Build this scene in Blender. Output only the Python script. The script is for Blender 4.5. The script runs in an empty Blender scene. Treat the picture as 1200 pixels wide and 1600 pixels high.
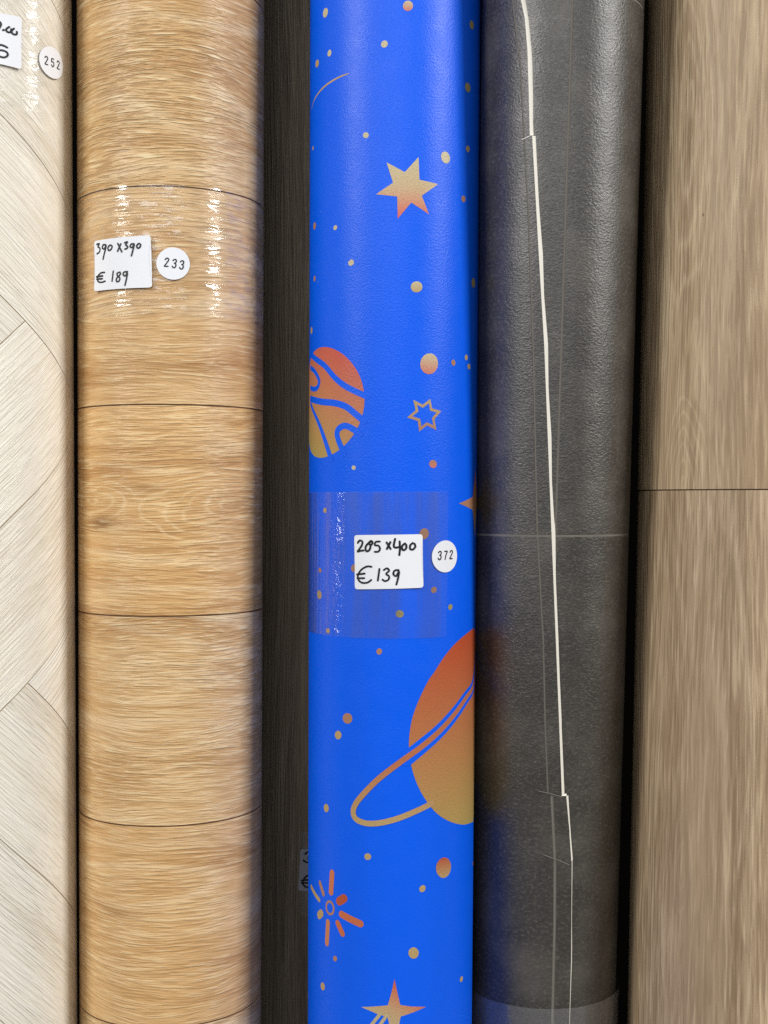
import bpy, bmesh, math, random
from mathutils import Vector
from mathutils.geometry import delaunay_2d_cdt

random.seed(7)
C = bpy.context.scene.collection
SC = bpy.context.scene

# ------------------------------------------------------------------ camera
F, HY, ZC = 2000.0, 785.0, 1.35          # focal length (px of the 1200x1600 photo), horizon row, lens height
cam_d = bpy.data.cameras.new('camera'); cam = bpy.data.objects.new('camera', cam_d); C.objects.link(cam)
cam.location = (0, 0, ZC); cam.rotation_euler = (math.radians(90), 0, 0)
cam_d.sensor_fit = 'VERTICAL'; cam_d.sensor_height = 36; cam_d.lens = 36 * F / 1600
cam_d.shift_y = -(800 - HY) / 1600
cam_d.clip_start = 0.01; cam_d.clip_end = 100
SC.camera = cam
SC.render.resolution_x, SC.render.resolution_y = 768, 1024

# ------------------------------------------------------------------ light
w = bpy.data.worlds.new('World'); SC.world = w; w.use_nodes = True
bg = w.node_tree.nodes['Background']; bg.inputs[0].default_value = (0.93, 0.97, 1.0, 1); bg.inputs[1].default_value = 0.13

def area(name, loc, aim, sx, sy, power, col=(1, 1, 1)):
    d = bpy.data.lights.new(name, 'AREA'); d.shape = 'RECTANGLE'; d.size = sx; d.size_y = sy
    d.energy = power; d.color = col
    o = bpy.data.objects.new(name, d); C.objects.link(o); o.location = loc
    o.rotation_euler = (Vector(aim) - Vector(loc)).to_track_quat('-Z', 'Y').to_euler()
    return o
area('ceiling_and_fill_panel', (3.6, -0.75, 3.75), (0.1, 1.0, 1.2), 0.9, 2.4, 190, (1.0, 0.985, 0.96))
area('ceiling_and_fill_panel', (-3.4, -1.4, 3.75), (-0.1, 1.0, 1.2), 1.2, 2.4, 152, (1.0, 0.985, 0.96))
area('ceiling_and_fill_panel', (-0.3, -3.4, 3.4), (0, 1.0, 1.1), 4.5, 1.8, 100, (0.98, 0.99, 1.0))  # broad front fill, added to brighten the flanks of the rolls

SC.view_settings.view_transform = 'Standard'; SC.view_settings.look = 'None'
SC.view_settings.exposure = -0.17; SC.view_settings.gamma = 1
SC.cycles.use_denoising = False      # the fine sensor-like grain belongs to the picture; the filter smears the emboss
SC.cycles.max_bounces = 8; SC.cycles.transparent_max_bounces = 12
SC.cycles.caustics_reflective = False; SC.cycles.caustics_refractive = False

# ------------------------------------------------------------------ material helpers
def lin(r, g, b):
    f = lambda c: (c / 255) / 12.92 if c / 255 <= 0.04045 else ((c / 255 + 0.055) / 1.055) ** 2.4
    return (f(r), f(g), f(b), 1)

class NT:
    def __init__(s, name):
        s.m = bpy.data.materials.new(name); s.m.use_nodes = True
        s.t = s.m.node_tree; s.t.nodes.clear()
        s.out = s.n('ShaderNodeOutputMaterial')
    def n(s, typ, props=None, **ins):
        nd = s.t.nodes.new(typ)
        for k, v in (props or {}).items(): setattr(nd, k, v)
        for k, v in ins.items():
            key = int(k[1:]) if k[0] == 'i' and k[1:].isdigit() else k.replace('_', ' ')
            s.put(nd.inputs[key], v)
        return nd
    def put(s, sock, v):
        if isinstance(v, bpy.types.NodeSocket): s.t.links.new(v, sock)
        elif isinstance(v, bpy.types.Node): s.t.links.new(v.outputs[0], sock)
        else: sock.default_value = v
    def math(s, op, a, b=0.0, clamp=False):
        return s.n('ShaderNodeMath', {'operation': op, 'use_clamp': clamp}, i0=a, i1=b).outputs[0]
    def mul(s, v, vec): return s.n('ShaderNodeVectorMath', {'operation': 'MULTIPLY'}, i0=v, i1=vec).outputs[0]
    def add(s, v, vec): return s.n('ShaderNodeVectorMath', {'operation': 'ADD'}, i0=v, i1=vec).outputs[0]
    def noise(s, v, detail=3, rough=0.55, scale=1.0, dist=0.0):
        return s.n('ShaderNodeTexNoise', None, Vector=v, Scale=scale, Detail=detail, Roughness=rough, Distortion=dist).outputs[0]
    def ramp(s, f, stops):
        nd = s.n('ShaderNodeValToRGB', None, Fac=f); cr = nd.color_ramp
        cr.elements[0].position, cr.elements[1].position = stops[0][0], stops[-1][0]
        cr.elements[0].color, cr.elements[1].color = stops[0][1], stops[-1][1]
        for p, c in stops[1:-1]: cr.elements.new(p).color = c
        return nd.outputs[0]
    def step(s, f, a, b):
        return s.n('ShaderNodeMapRange', {'interpolation_type': 'SMOOTHSTEP'}, Value=f, From_Min=a, From_Max=b).outputs[0]
    def mix(s, f, a, b, mode='MIX'):
        nd = s.n('ShaderNodeMix', {'data_type': 'RGBA', 'blend_type': mode})
        s.put(nd.inputs[0], f); s.put(nd.inputs[6], a); s.put(nd.inputs[7], b)
        return nd.outputs[2]
    def uv(s): return s.n('ShaderNodeUVMap').outputs[0]
    def bsdf(s, **ins):
        b = s.n('ShaderNodeBsdfPrincipled', None, **ins); s.t.links.new(b.outputs[0], s.out.inputs[0]); return b
    def bump(s, h, dist, strength=1.0, normal=None):
        b = s.n('ShaderNodeBump', None, Height=h, Distance=dist, Strength=strength)
        if normal is not None: s.put(b.inputs['Normal'], normal)
        return b.outputs[0]

def rand_uv(t, k=9.0):
    """UV in metres (u along the grain, v across) shifted by each object's own random number"""
    info = t.n('ShaderNodeObjectInfo'); r = info.outputs['Random']
    cb = t.n('ShaderNodeCombineXYZ', None, X=t.math('MULTIPLY', r, 3.7 * k), Y=t.math('MULTIPLY', r, 2.3 * k), Z=t.math('MULTIPLY', r, 17.0))
    return t.add(t.uv(), cb.outputs[0]), info.outputs['Color'], info.outputs['Alpha']

def wood(name, light, mid, dark, fleck, pore, rough=0.42, fleck_amt=0.5, pore_amt=0.6, ring_amt=0.35, ring_freq=9.0,
         warp=0.03, bump=0.0005, bumpk=1.0, vf=1.0, uf=1.0, spec=0.4, tone=(0.34, 0.5, 0.66), knots=(), ff=1.0):
    """printed and embossed wood: u runs along the grain, v across it, both in metres"""
    t = NT(name); P, tint, alpha = rand_uv(t)
    wn = t.math('SUBTRACT', t.noise(t.mul(P, (4.5 * uf, 13.0, 1)), 2, 0.5), 0.5)
    wn2 = t.math('SUBTRACT', t.noise(t.mul(P, (26.0 * uf, 60.0, 1)), 2, 0.5), 0.5)
    off = t.math('ADD', t.math('MULTIPLY', wn, warp), t.math('MULTIPLY', wn2, warp * 0.05))
    Q = t.add(P, t.n('ShaderNodeCombineXYZ', None, Y=off).outputs[0])
    # knots and cathedral arches at fixed spots of the print: (u, v, half length, half width, rings, darkening)
    kd, kr, km = 0.0, 0.0, 0.0
    for cu, cv, lu, lv, rg_, dk in knots:
        wv = t.add(t.mul(t.add(t.uv(), (-cu, -cv, 0)), (1 / lu, 1 / lv, 0)), (0, 0, 0))
        wig = t.n('ShaderNodeCombineXYZ', None, X=t.math('MULTIPLY', wn2, 0.5), Y=t.math('MULTIPLY', wn, 0.9)).outputs[0]
        ln = t.n('ShaderNodeVectorMath', {'operation': 'LENGTH'}, i0=t.add(wv, wig)).outputs['Value']
        gk = t.math('SUBTRACT', 1.0, t.step(ln, 0.0, 1.0))
        kr = t.math('ADD', kr, t.math('MULTIPLY', t.math('MINIMUM', ln, 1.0), rg_ / ring_freq))
        km = t.math('ADD', km, t.math('MULTIPLY', t.math('MULTIPLY', gk, t.noise(t.mul(P, (30, 90, 1)), 2)), 0.75 if rg_ else 0.0))
        kd = t.math('ADD', kd, t.math('MULTIPLY', t.math('POWER', gk, 2.5), dk))
    broad = t.noise(t.mul(Q, (4.0 * uf, 24.0, 1)), 4, 0.6)
    streak = t.noise(t.mul(Q, (9.0 * uf, 150.0 * vf, 1)), 4, 0.6)
    # annual rings: contour lines of a slow field stretched along the grain
    fld = t.math('ADD', t.noise(t.mul(Q, (2.6 * uf, 11.0, 1)), 1, 0.4), kr)
    sn = t.math('ADD', t.math('MULTIPLY', t.math('SINE', t.math('MULTIPLY', fld, ring_freq * 6.283)), 0.5), 0.5)
    ring = t.math('POWER', sn, 5.0)
    rmask = t.math('ADD', t.step(t.noise(t.mul(P, (2.4 * uf, 11.0, 1.7)), 1), 0.42, 0.6), km, True)
    ring = t.math('MULTIPLY', t.math('MULTIPLY', ring, rmask), ring_amt)
    f = t.math('ADD', t.math('MULTIPLY', broad, 0.62), t.math('MULTIPLY', streak, 0.38))
    col = t.ramp(f, [(tone[0], dark), (tone[1], mid), (tone[2], light)])
    col = t.mix(t.math('MULTIPLY', ring, 0.75), col, fleck)
    if knots: col = t.mix(t.math('MINIMUM', kd, 0.85), col, tuple(c * 0.75 for c in pore[:3]) + (1,))
    # embossed fibres: printed flecks and dark pores, with light on the ridges painted in
    fa = t.noise(t.mul(Q, (58.0 * ff, 520.0 * vf, 1.0)), 2, 0.55)
    fc = t.noise(t.add(t.mul(Q, (120.0 * ff, 800.0 * vf, 2.0)), (5.1, 3.3, 2.0)), 1, 0.5)
    zone = t.step(t.noise(t.mul(P, (7 * uf, 22, 5.0)), 2), 0.28, 0.60)
    zone = t.math('MULTIPLY', t.math('ADD', t.math('MULTIPLY', zone, 0.5), 0.5), alpha)    # each plank has its own depth of figure
    fd = t.math('ADD', t.math('MULTIPLY', fa, 0.58), t.math('MULTIPLY', fc, 0.42))
    ridge = t.step(fd, 0.505, 0.60)
    groove_ = t.step(t.math('SUBTRACT', 1.0, fd), 0.505, 0.60)
    pm = t.math('MULTIPLY', t.math('MULTIPLY', groove_, zone), pore_amt)
    fm = t.math('MULTIPLY', t.math('MULTIPLY', ridge, zone), fleck_amt)
    col = t.mix(pm, col, pore)
    col = t.mix(fm, col, fleck)
    glint = t.math('MULTIPLY', t.math('MULTIPLY', t.step(fd, 0.575, 0.64), zone), fleck_amt * 0.7)  # highlight on the ridges, put into the colour
    col = t.mix(glint, col, tuple(min(0.9, c * 1.22) for c in fleck[:3]) + (1,))
    col = t.mix(1.0, col, tint, 'MULTIPLY')
    h = t.math('SUBTRACT', t.math('MULTIPLY', ridge, 0.55), t.math('MULTIPLY', groove_, 0.45))
    h = t.math('ADD', t.math('MULTIPLY', h, zone), t.math('MULTIPLY', fc, 0.35))
    rg = t.math('ADD', t.math('MULTIPLY', fc, 0.16), rough - 0.08)
    t.bsdf(Base_Color=col, Roughness=rg, Normal=t.bump(h, bump, bumpk), Specular_IOR_Level=spec)
    return t.m

def embossed(name, base, var=None, rough=0.38, grain=520.0, bump=0.00025, bumpk=0.5, spec=0.5, attr=None, stretch=(1, 1, 1), flecks=None):
    """printed vinyl with the leather-like emboss of the foil"""
    t = NT(name); U = t.uv()
    if attr: col = t.n('ShaderNodeAttribute', {'attribute_name': attr}).outputs[0]
    elif var: col = t.ramp(t.noise(t.mul(U, (1, 1, 1)), 5, 0.65, 38.0), [(0.3, base), (0.7, var)])
    else: col = base
    n1 = t.noise(t.mul(U, stretch), 3, 0.6, grain)
    n2 = t.noise(t.mul(U, stretch), 2, 0.5, grain * 0.08)
    vo = t.n('ShaderNodeTexVoronoi', {'feature': 'F1'}, Vector=t.mul(U, stretch), Scale=grain * 0.8).outputs['Distance']
    if attr:   # print grain
        col = t.mix(t.math('MULTIPLY', t.step(t.noise(U, 1, 0.5, 1250.0), 0.45, 0.7), 0.38), col, (0.10, 0.075, 0.06, 1))
    if flecks:
        fl = t.noise(t.add(t.mul(U, (330, 460, 1)), (0, 0, 3.0)), 3, 0.6, 1.0, 0.4)
        col = t.mix(t.math('MULTIPLY', t.step(fl, 0.50, 0.68), 0.42), col, flecks)
        col = t.mix(t.math('MULTIPLY', t.step(t.math('SUBTRACT', 1.0, fl), 0.52, 0.7), 0.35), col, (0.012, 0.011, 0.011, 1))
        gr = t.noise(U, 4, 0.65, 16.0)
        col = t.mix(t.math('MULTIPLY', t.step(gr, 0.42, 0.75), 0.4), col, flecks)
    h = t.math('ADD', t.math('ADD', n1, t.math('MULTIPLY', vo, 0.35)), t.math('MULTIPLY', t.noise(U, 2, 0.5, 20.0), 1.6))
    rg = t.math('ADD', t.math('MULTIPLY', n2, 0.2), rough - 0.1)
    t.bsdf(Base_Color=col, Roughness=rg, Normal=t.bump(h, bump, bumpk), Specular_IOR_Level=spec)
    return t.m

def plain(name, col, rough=0.6, noise_amt=0.06, scale=300.0, spec=0.4, bump=0.00005):
    t = NT(name); U = t.uv()
    n = t.noise(U, 3, 0.6, scale)
    c = t.mix(t.math('MULTIPLY', n, noise_amt * 2), col, tuple(c * 0.6 for c in col[:3]) + (1,))
    t.bsdf(Base_Color=c, Roughness=rough, Specular_IOR_Level=spec, Normal=t.bump(n, bump, 0.6))
    return t.m

def film(name, body=0.05, rough=0.16, wrinkle=(30, 260, 1), bump=0.0006, gloss=0.9, cols=0.0, fine=0.05, patchy=None, crinkle=None, milky=(0.85, 0.88, 0.95, 1)):
    """clear packing film: mostly see-through, a little milky, with crinkles that catch the lamps"""
    t = NT(name); U = t.uv()
    n = t.noise(t.mul(U, wrinkle), 3, 0.5, 1.0, 0.6)
    n2 = t.noise(t.mul(U, (260, 640, 1)), 2, 0.5)
    h = t.math('ADD', n, t.math('MULTIPLY', n2, fine))
    if crinkle:   # one upright strip where the tape has puckered
        du = t.math('ABSOLUTE', t.math('SUBTRACT', t.n('ShaderNodeSeparateXYZ', None, Vector=U).outputs[0], crinkle[0]))
        ck = t.math('MULTIPLY', t.math('SUBTRACT', 1.0, t.step(du, 0.0, crinkle[1])), t.step(t.noise(t.mul(U, (90, 60, 1)), 2), 0.4, 0.6))
        h = t.math('ADD', h, t.math('MULTIPLY', t.math('MULTIPLY', t.noise(t.mul(U, (300, 360, 1)), 2, 0.6), ck), 1.5))
        rough = t.math('SUBTRACT', rough, t.math('MULTIPLY', ck, rough * 0.6))
    nm = t.bump(h, bump, 1.0)
    g = t.n('ShaderNodeBsdfGlossy', None, Color=(1, 1, 1, 1), Roughness=rough, Normal=nm)
    d = t.n('ShaderNodeBsdfDiffuse', None, Color=milky)
    tr = t.n('ShaderNodeBsdfTransparent')
    a = t.n('ShaderNodeMixShader', None, Fac=body); t.put(a.inputs[1], tr.outputs[0]); t.put(a.inputs[2], d.outputs[0])
    fc = t.n('ShaderNodeLayerWeight', None, Blend=0.5).outputs['Facing']
    fr = t.math('ADD', t.math('MULTIPLY', t.math('POWER', fc, 4.0), 0.5), 0.045)
    if patchy:    # only some of the creases stand off and shine
        fr = t.math('MULTIPLY', fr, t.math('ADD', t.math('MULTIPLY', t.step(t.noise(t.mul(U, patchy), 3, 0.6), 0.46, 0.60), 1.6), 0.22))
    if cols:      # rolled-on streaks where the tape grips or lifts
        st = t.step(t.noise(t.mul(U, (cols, 3.0, 1)), 3, 0.65), 0.36, 0.66)
        fr = t.math('MULTIPLY', fr, t.math('ADD', t.math('MULTIPLY', st, 1.25), 0.22))
    b = t.n('ShaderNodeMixShader', None, Fac=t.math('MULTIPLY', fr, gloss, True))
    t.put(b.inputs[1], a.outputs[0]); t.put(b.inputs[2], g.outputs[0])
    t.t.links.new(b.outputs[0], t.out.inputs[0])
    return t.m

M = {}
M['pale'] = wood('pale_oak_vinyl', lin(242, 237, 225), lin(236, 229, 214), lin(224, 214, 195), lin(246, 243, 234), lin(202, 190, 168),
                 rough=0.45, fleck_amt=0.14, pore_amt=0.14, ring_amt=0.15, uf=0.6, warp=0.012, ff=0.35)
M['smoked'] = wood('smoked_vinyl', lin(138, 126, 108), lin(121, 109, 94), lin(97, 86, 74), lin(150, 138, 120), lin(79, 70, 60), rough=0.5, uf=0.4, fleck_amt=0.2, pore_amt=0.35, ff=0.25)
M['blue'] = embossed('blue_print_vinyl', lin(0, 94, 242), rough=0.36, grain=760, bump=0.00022, bumpk=1.0, spec=0.33)
M['gold'] = embossed('gold_print_vinyl', None, rough=0.36, grain=760, bump=0.00022, bumpk=1.0, spec=0.33, attr='Col')
M['stone'] = embossed('charcoal_stone_vinyl', lin(46, 43, 39), lin(57, 54, 49), rough=0.38, grain=620, bump=0.00034, bumpk=1.0, flecks=lin(102, 97, 90), spec=0.80, stretch=(0.8, 1.15, 1))
M['grout'] = plain('grout_line', lin(116, 111, 103), 0.7, 0.2)
M['groove'] = plain('dark_joint', lin(98, 68, 42), 0.8, 0.2)
M['groove_pale'] = plain('pale_joint', lin(178, 163, 138), 0.8, 0.2)
M['groove_greige'] = plain('greige_joint', lin(72, 54, 38), 0.8, 0.2)
M['foam'] = plain('white_foam_backing', lin(238, 234, 222), 0.75, 0.08, 900)
M['paper'] = plain('label_paper', lin(238, 240, 246), 0.5, 0.02, 400)
M['paper_shaded'] = plain('shaded_label_paper', lin(142, 145, 156), 0.55, 0.05, 400)  # label paper darkened in its colour for the shade between the rolls
M['ink'] = plain('black_marker_ink', lin(26, 26, 29), 0.45, 0.1)
M['core'] = plain('cardboard', lin(150, 120, 88), 0.85, 0.15)
M['film_oak'] = film('stretch_film', 0.015, 0.10, (34, 210, 1), 0.0012, 1.15, patchy=(60, 190, 1))
M['film_pale'] = film('stretch_film_pale', 0.015, 0.12, (60, 230, 1), 0.0012, 0.55, patchy=(80, 160, 1))
M['tape_dark'] = film('clear_tape_dark', 0.06, 0.10, (90, 60, 1), 0.0005, 1.6)

# ------------------------------------------------------------------ geometry helpers
def mesh_obj(name, verts, faces, norms, uvs, mat, parent=None, cols=None, color=None):
    """faces index verts; norms / uvs / cols are per face corner"""
    me = bpy.data.meshes.new(name)
    me.from_pydata(verts, [], faces)
    ul = me.uv_layers.new(name='UVMap')
    k = 0
    flat = [u for f in uvs for u in f]
    ul.data.foreach_set('uv', [c for u in flat for c in u])
    if cols:
        ca = me.color_attributes.new('Col', 'FLOAT_COLOR', 'CORNER')
        ca.data.foreach_set('color', [c for f in cols for q in f for c in q])
    me.polygons.foreach_set('use_smooth', [True] * len(me.polygons))
    if norms: me.normals_split_custom_set([n for f in norms for n in f])
    me.materials.append(mat)
    o = bpy.data.objects.new(name, me); C.objects.link(o)
    if parent is not None: o.parent = parent
    if color: o.color = color
    return o

def clip(poly, ax, lo, hi):
    for sgn, lim in ((1, lo), (-1, -hi)):
        out = []
        for i in range(len(poly)):
            a, b = poly[i], poly[(i + 1) % len(poly)]
            da, db = sgn * a[ax] - lim, sgn * b[ax] - lim
            if da >= 0: out.append(a)
            if (da >= 0) != (db >= 0):
                k = da / (da - db); out.append((a[0] + (b[0] - a[0]) * k, a[1] + (b[1] - a[1]) * k))
        poly = out
        if len(poly) < 3: return []
    return poly

def slice_poly(poly, ax, step):
    lo, hi = min(p[ax] for p in poly), max(p[ax] for p in poly)
    i0, i1 = math.floor(lo / step + 1e-9), math.ceil(hi / step - 1e-9)
    if i1 - i0 <= 1: return [poly]
    return [q for q in (clip(poly, ax, i * step, (i + 1) * step) for i in range(i0, i1)) if len(q) >= 3]

def area2(p): return sum(p[i][0] * p[(i + 1) % len(p)][1] - p[(i + 1) % len(p)][0] * p[i][1] for i in range(len(p)))

def tri(outline):
    """convex pieces (triangles) of a simple outline"""
    n = len(outline); o = [Vector(p) for p in outline]
    if area2(outline) < 0: o.reverse()
    vs, _, fs, *_ = delaunay_2d_cdt(o, [], [list(range(n))], 1, 1e-7)
    return [[(vs[i].x, vs[i].y) for i in f] for f in fs]

ZTOP = 2.42
class Roll:
    def __init__(s, label, group, top, bot, Y, ztop=ZTOP, cat='vinyl roll', lean=0.0):
        """top / bot: left and right outline columns at photo rows 0 and 1600; Y: distance of the axis"""
        def solve(l, r, Y):
            a, b = math.atan((l - 600) / F), math.atan((r - 600) / F); c = (a + b) / 2
            return Y * math.tan(c), Y / math.cos(c) * math.sin((b - a) / 2)
        s.Y = Y; s.z0, s.z1 = ZC - (1600 - HY) / F * Y, ZC + HY / F * Y
        s.y1, s.y0 = Y - lean, Y + lean        # lean: the top stands nearer the lens than the foot
        (s.x1, s.r1), (s.x0, s.r0) = solve(*top, s.y1), solve(*bot, s.y0)
        s.R0 = (s.r0 + s.r1) / 2; s.ztop = ztop
        s.root = bpy.data.objects.new('vinyl_roll', None); C.objects.link(s.root)
        s.root.empty_display_size = 0.1
        s.base = Vector((s.X(0), s.Yz(0), 0)); s.root.location = s.base
        s.root['label'] = label; s.root['category'] = cat; s.root['group'] = group
    def k(s, z): return (z - s.z0) / (s.z1 - s.z0)
    def X(s, z): return s.x0 + (s.x1 - s.x0) * s.k(z)
    def Yz(s, z): return s.y0 + (s.y1 - s.y0) * s.k(z)
    def R(s, z):
        q = min(1.3, max(-0.3, s.k(z))); return s.r0 + (s.r1 - s.r0) * q
    def pt(s, u, z, dr=0.0):                      # u = arc length from the front line
        th = u / s.R0; r = s.R(z) + dr
        return (s.X(z) + r * math.sin(th) - s.base.x, s.Yz(z) - s.base.y - r * math.cos(th), z)
    def nrm(s, u): th = u / s.R0; return (math.sin(th), -math.cos(th), 0.0)
    def at(s, px, py):
        """arc length and height of the surface point seen at a photo pixel"""
        dx, dz = (px - 600) / F, (HY - py) / F; z = ZC + dz * s.Y
        for _ in range(8):
            X, R, Y = s.X(z), s.R(z), s.Yz(z); A = dx * dx + 1; B = -2 * (dx * X + Y); D = B * B - 4 * A * (X * X + Y ** 2 - R * R)
            t = (-B - math.sqrt(max(D, 0))) / (2 * A)
            z = ZC + dz * t
        return (math.atan2(dx * t - X, Y - t) * s.R0, z)
    def px(s): return s.Y / F                       # metres per photo pixel on the roll
    def patch(s, name, polys, mat, dr=0.0, parent=None, ds=0.0035, dz=None, uv=None, thick=0.0, colf=None, color=None, outline=None):
        verts, faces, norms, uvs, cols = [], [], [], [], []; idx = {}
        drf = dr if callable(dr) else (lambda u, z: dr)
        uv = uv or (lambda u, z: (u, z))
        def vid(u, z, lay=0):
            key = (round(u, 7), round(z, 7), lay)
            if key not in idx: idx[key] = len(verts); verts.append(s.pt(u, z, drf(u, z) - (thick if lay else 0)))
            return idx[key]
        for p in polys:
            if area2(p) < 0: p = p[::-1]
            pieces = slice_poly(p, 0, ds)
            if dz: pieces = [q for a in pieces for q in slice_poly(a, 1, dz)]
            for q in pieces:
                r = [q[i] for i in range(len(q)) if abs(q[i][0] - q[i - 1][0]) + abs(q[i][1] - q[i - 1][1]) > 2e-7]
                if len(r) < 3: continue
                ids = [vid(*a) for a in r]
                if len(set(ids)) < len(ids): continue
                faces.append(ids); norms.append([s.nrm(a[0]) for a in r]); uvs.append([uv(*a) for a in r])
                if colf: cols.append([colf(*a) for a in r])
        if thick and outline:                        # edge faces of a sheet with thickness
            if area2(outline) < 0: outline = outline[::-1]
            for i in range(len(outline)):
                a, b = outline[i], outline[(i + 1) % len(outline)]
                n = max(1, int(abs(b[0] - a[0]) / ds)); 
                for j in range(n):
                    q0 = tuple(a[c] + (b[c] - a[c]) * j / n for c in (0, 1)); q1 = tuple(a[c] + (b[c] - a[c]) * (j + 1) / n for c in (0, 1))
                    vv = [s.pt(*q1, drf(*q1)), s.pt(*q0, drf(*q0)), s.pt(*q0, drf(*q0) - thick), s.pt(*q1, drf(*q1) - thick)]
                    nn = (Vector(vv[1]) - Vector(vv[0])).cross(Vector(vv[2]) - Vector(vv[1]))
                    if nn.length < 1e-14: continue
                    nn.normalize()
                    k = len(verts); verts.extend(vv); faces.append([k, k + 1, k + 2, k + 3]); norms.append([tuple(nn)] * 4)
                    uvs.append([uv(*q1), uv(*q0), uv(*q0), uv(*q1)])
                    if colf: cols.append([colf(*q1), colf(*q0), colf(*q0), colf(*q1)])
        return mesh_obj(name, verts, faces, norms, uvs, mat, parent or s.root, cols or None, color)
    def tube(s, name, za, zb, mat, dr=0.0, rows=None, n=160, parent=None, uv=None, caps=False, lip=0.0, color=None, wob=None):
        """closed ring of sheet round the whole roll; lip = depth its edges turn inwards; caps = cut ends of the roll"""
        zs = rows or [za + (zb - za) * i / max(1, int((zb - za) / 0.25)) for i in range(max(1, int((zb - za) / 0.25)) + 1)]
        uv = uv or (lambda u, z: (u, z)); per = 2 * math.pi * s.R0
        verts, faces, norms, uvs = [], [], [], []
        U = [-per / 2 + per * i / n for i in range(n + 1)]
        prof = [(z, 0.0) for z in zs]
        if lip: prof = [(zs[0], -lip)] + prof + [(zs[-1], -lip)]
        for z, d in prof:
            for i in range(n): verts.append(s.pt(U[i], z, dr + d + (wob(U[i], z) if wob else 0)))
        for j in range(len(prof) - 1):
            flat = prof[j][0] == prof[j + 1][0]
            nz = (0, 0, -1.0) if j == 0 else (0, 0, 1.0)
            for i in range(n):
                a, b = j * n + i, j * n + (i + 1) % n
                faces.append([a, b, b + n, a + n])
                norms.append([nz] * 4 if flat else [s.nrm(U[i]), s.nrm(U[i + 1]), s.nrm(U[i + 1]), s.nrm(U[i])])
                uvs.append([uv(U[i], prof[j][0]), uv(U[i + 1], prof[j][0]), uv(U[i + 1], prof[j + 1][0]), uv(U[i], prof[j + 1][0])])
        if caps:
            for zz, up in ((zs[0], -1), (zs[-1], 1)):
                rr = s.R(zz) + dr; k = len(verts); rings = 6; hole = 0.028
                cx, cy = s.X(zz) - s.base.x, s.Yz(zz) - s.base.y
                for q in range(rings + 1):
                    r = rr + (hole - rr) * q / rings; zo = zz - up * 0.0025 * (q % 2)
                    for i in range(n): th = U[i] / s.R0; verts.append((cx + r * math.sin(th), cy - r * math.cos(th), zo))
                for q in range(rings):
                    for i in range(n):
                        a, b = k + q * n + i, k + q * n + (i + 1) % n
                        f = [a, b, b + n, a + n]
                        faces.append(f if up > 0 else f[::-1]); norms.append([(0, 0, float(up))] * 4)
                        uvs.append([(verts[v][0], verts[v][1]) for v in faces[-1]])
            k0, k1 = len(verts) - (rings + 1) * n - n, len(verts) - n     # hollow middle
            for i in range(n):
                a, b = k0 + i, k0 + (i + 1) % n; c, d = k1 + (i + 1) % n, k1 + i
                faces.append([b, a, d, c]); norms.append([tuple(-c for c in s.nrm(U[i]))] * 4); uvs.append([(0, 0)] * 4)
        return mesh_obj(name, verts, faces, norms if not wob else None, uvs, mat, parent or s.root, None, color)
    # ---- marks measured on the photo, laid on the sheet
    def line(s, pts, width, name, mat, dr, parent=None, taper=None, closed=False, smooth=True, colf=None, raw=False, dz=None):
        P = pts if raw else [s.at(*p) for p in pts]
        if smooth and len(P) > 2:
            Q = []; m = len(P)
            for i in range(m if closed else m - 1):
                p0, p1, p2, p3 = (P[(i + k) % m] if closed else P[min(max(i + k, 0), m - 1)] for k in (-1, 0, 1, 2))
                for j in range(5):
                    t = j / 5
                    Q.append(tuple(0.5 * (2 * p1[c] + (p2[c] - p0[c]) * t + (2 * p0[c] - 5 * p1[c] + 4 * p2[c] - p3[c]) * t * t + (3 * p1[c] - p0[c] - 3 * p2[c] + p3[c]) * t ** 3) for c in (0, 1)))
            if not closed: Q.append(P[-1])
            P = Q
        m = len(P); L, Rr = [], []; hw = width * s.px() / 2
        for i in range(m):
            a = P[i - 1] if (closed or i > 0) else P[i]; b = P[(i + 1) % m] if (closed or i < m - 1) else P[i]
            tx, tz = b[0] - a[0], b[1] - a[1]; l = math.hypot(tx, tz) or 1; tx, tz = tx / l, tz / l
            if closed and not smooth:                # mitred corners
                ax, az = P[i][0] - a[0], P[i][1] - a[1]; la = math.hypot(ax, az) or 1
                k = 1 / max(0.45, abs(tx * ax / la + tz * az / la))
            else: k = 1
            h = hw * k * (taper(i / (m - 1)) if taper else 1)
            L.append((P[i][0] - tz * h, P[i][1] + tx * h)); Rr.append((P[i][0] + tz * h, P[i][1] - tx * h))
        polys = [[L[i], Rr[i], Rr[(i + 1) % m], L[(i + 1) % m]] for i in range(m if closed else m - 1)]
        if not closed:
            for e, sg in ((0, 1), (m - 1, -1)):
                c = P[e]; a0 = math.atan2(L[e][1] - c[1], L[e][0] - c[0]); h = math.hypot(L[e][1] - c[1], L[e][0] - c[0])
                polys.append([(c[0] + h * math.cos(a0 + sg * math.pi * j / 6), c[1] + h * math.sin(a0 + sg * math.pi * j / 6)) for j in range(7)])
        polys = [p for p in polys if abs(area2(p)) > 1e-10]
        if name is None: return polys
        return s.patch(name, polys, mat, dr, parent, colf=colf, dz=dz)
    def writing(s, strokes, width, parent, name='handwriting', dr=0.00125):
        """marker strokes as one printed mark; each stroke a hair above the one before"""
        polys = []
        objs = []
        for st in strokes: polys.append(s.line(st, width * random.uniform(0.92, 1.08), None, None, 0, smooth=len(st) > 2))
        lev = {}
        flat = []
        for i, ps in enumerate(polys):
            for j, p in enumerate(ps):
                flat.append(p)
        cnt = [0]
        return s.patch(name, flat, M['ink'], dr, parent)
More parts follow.
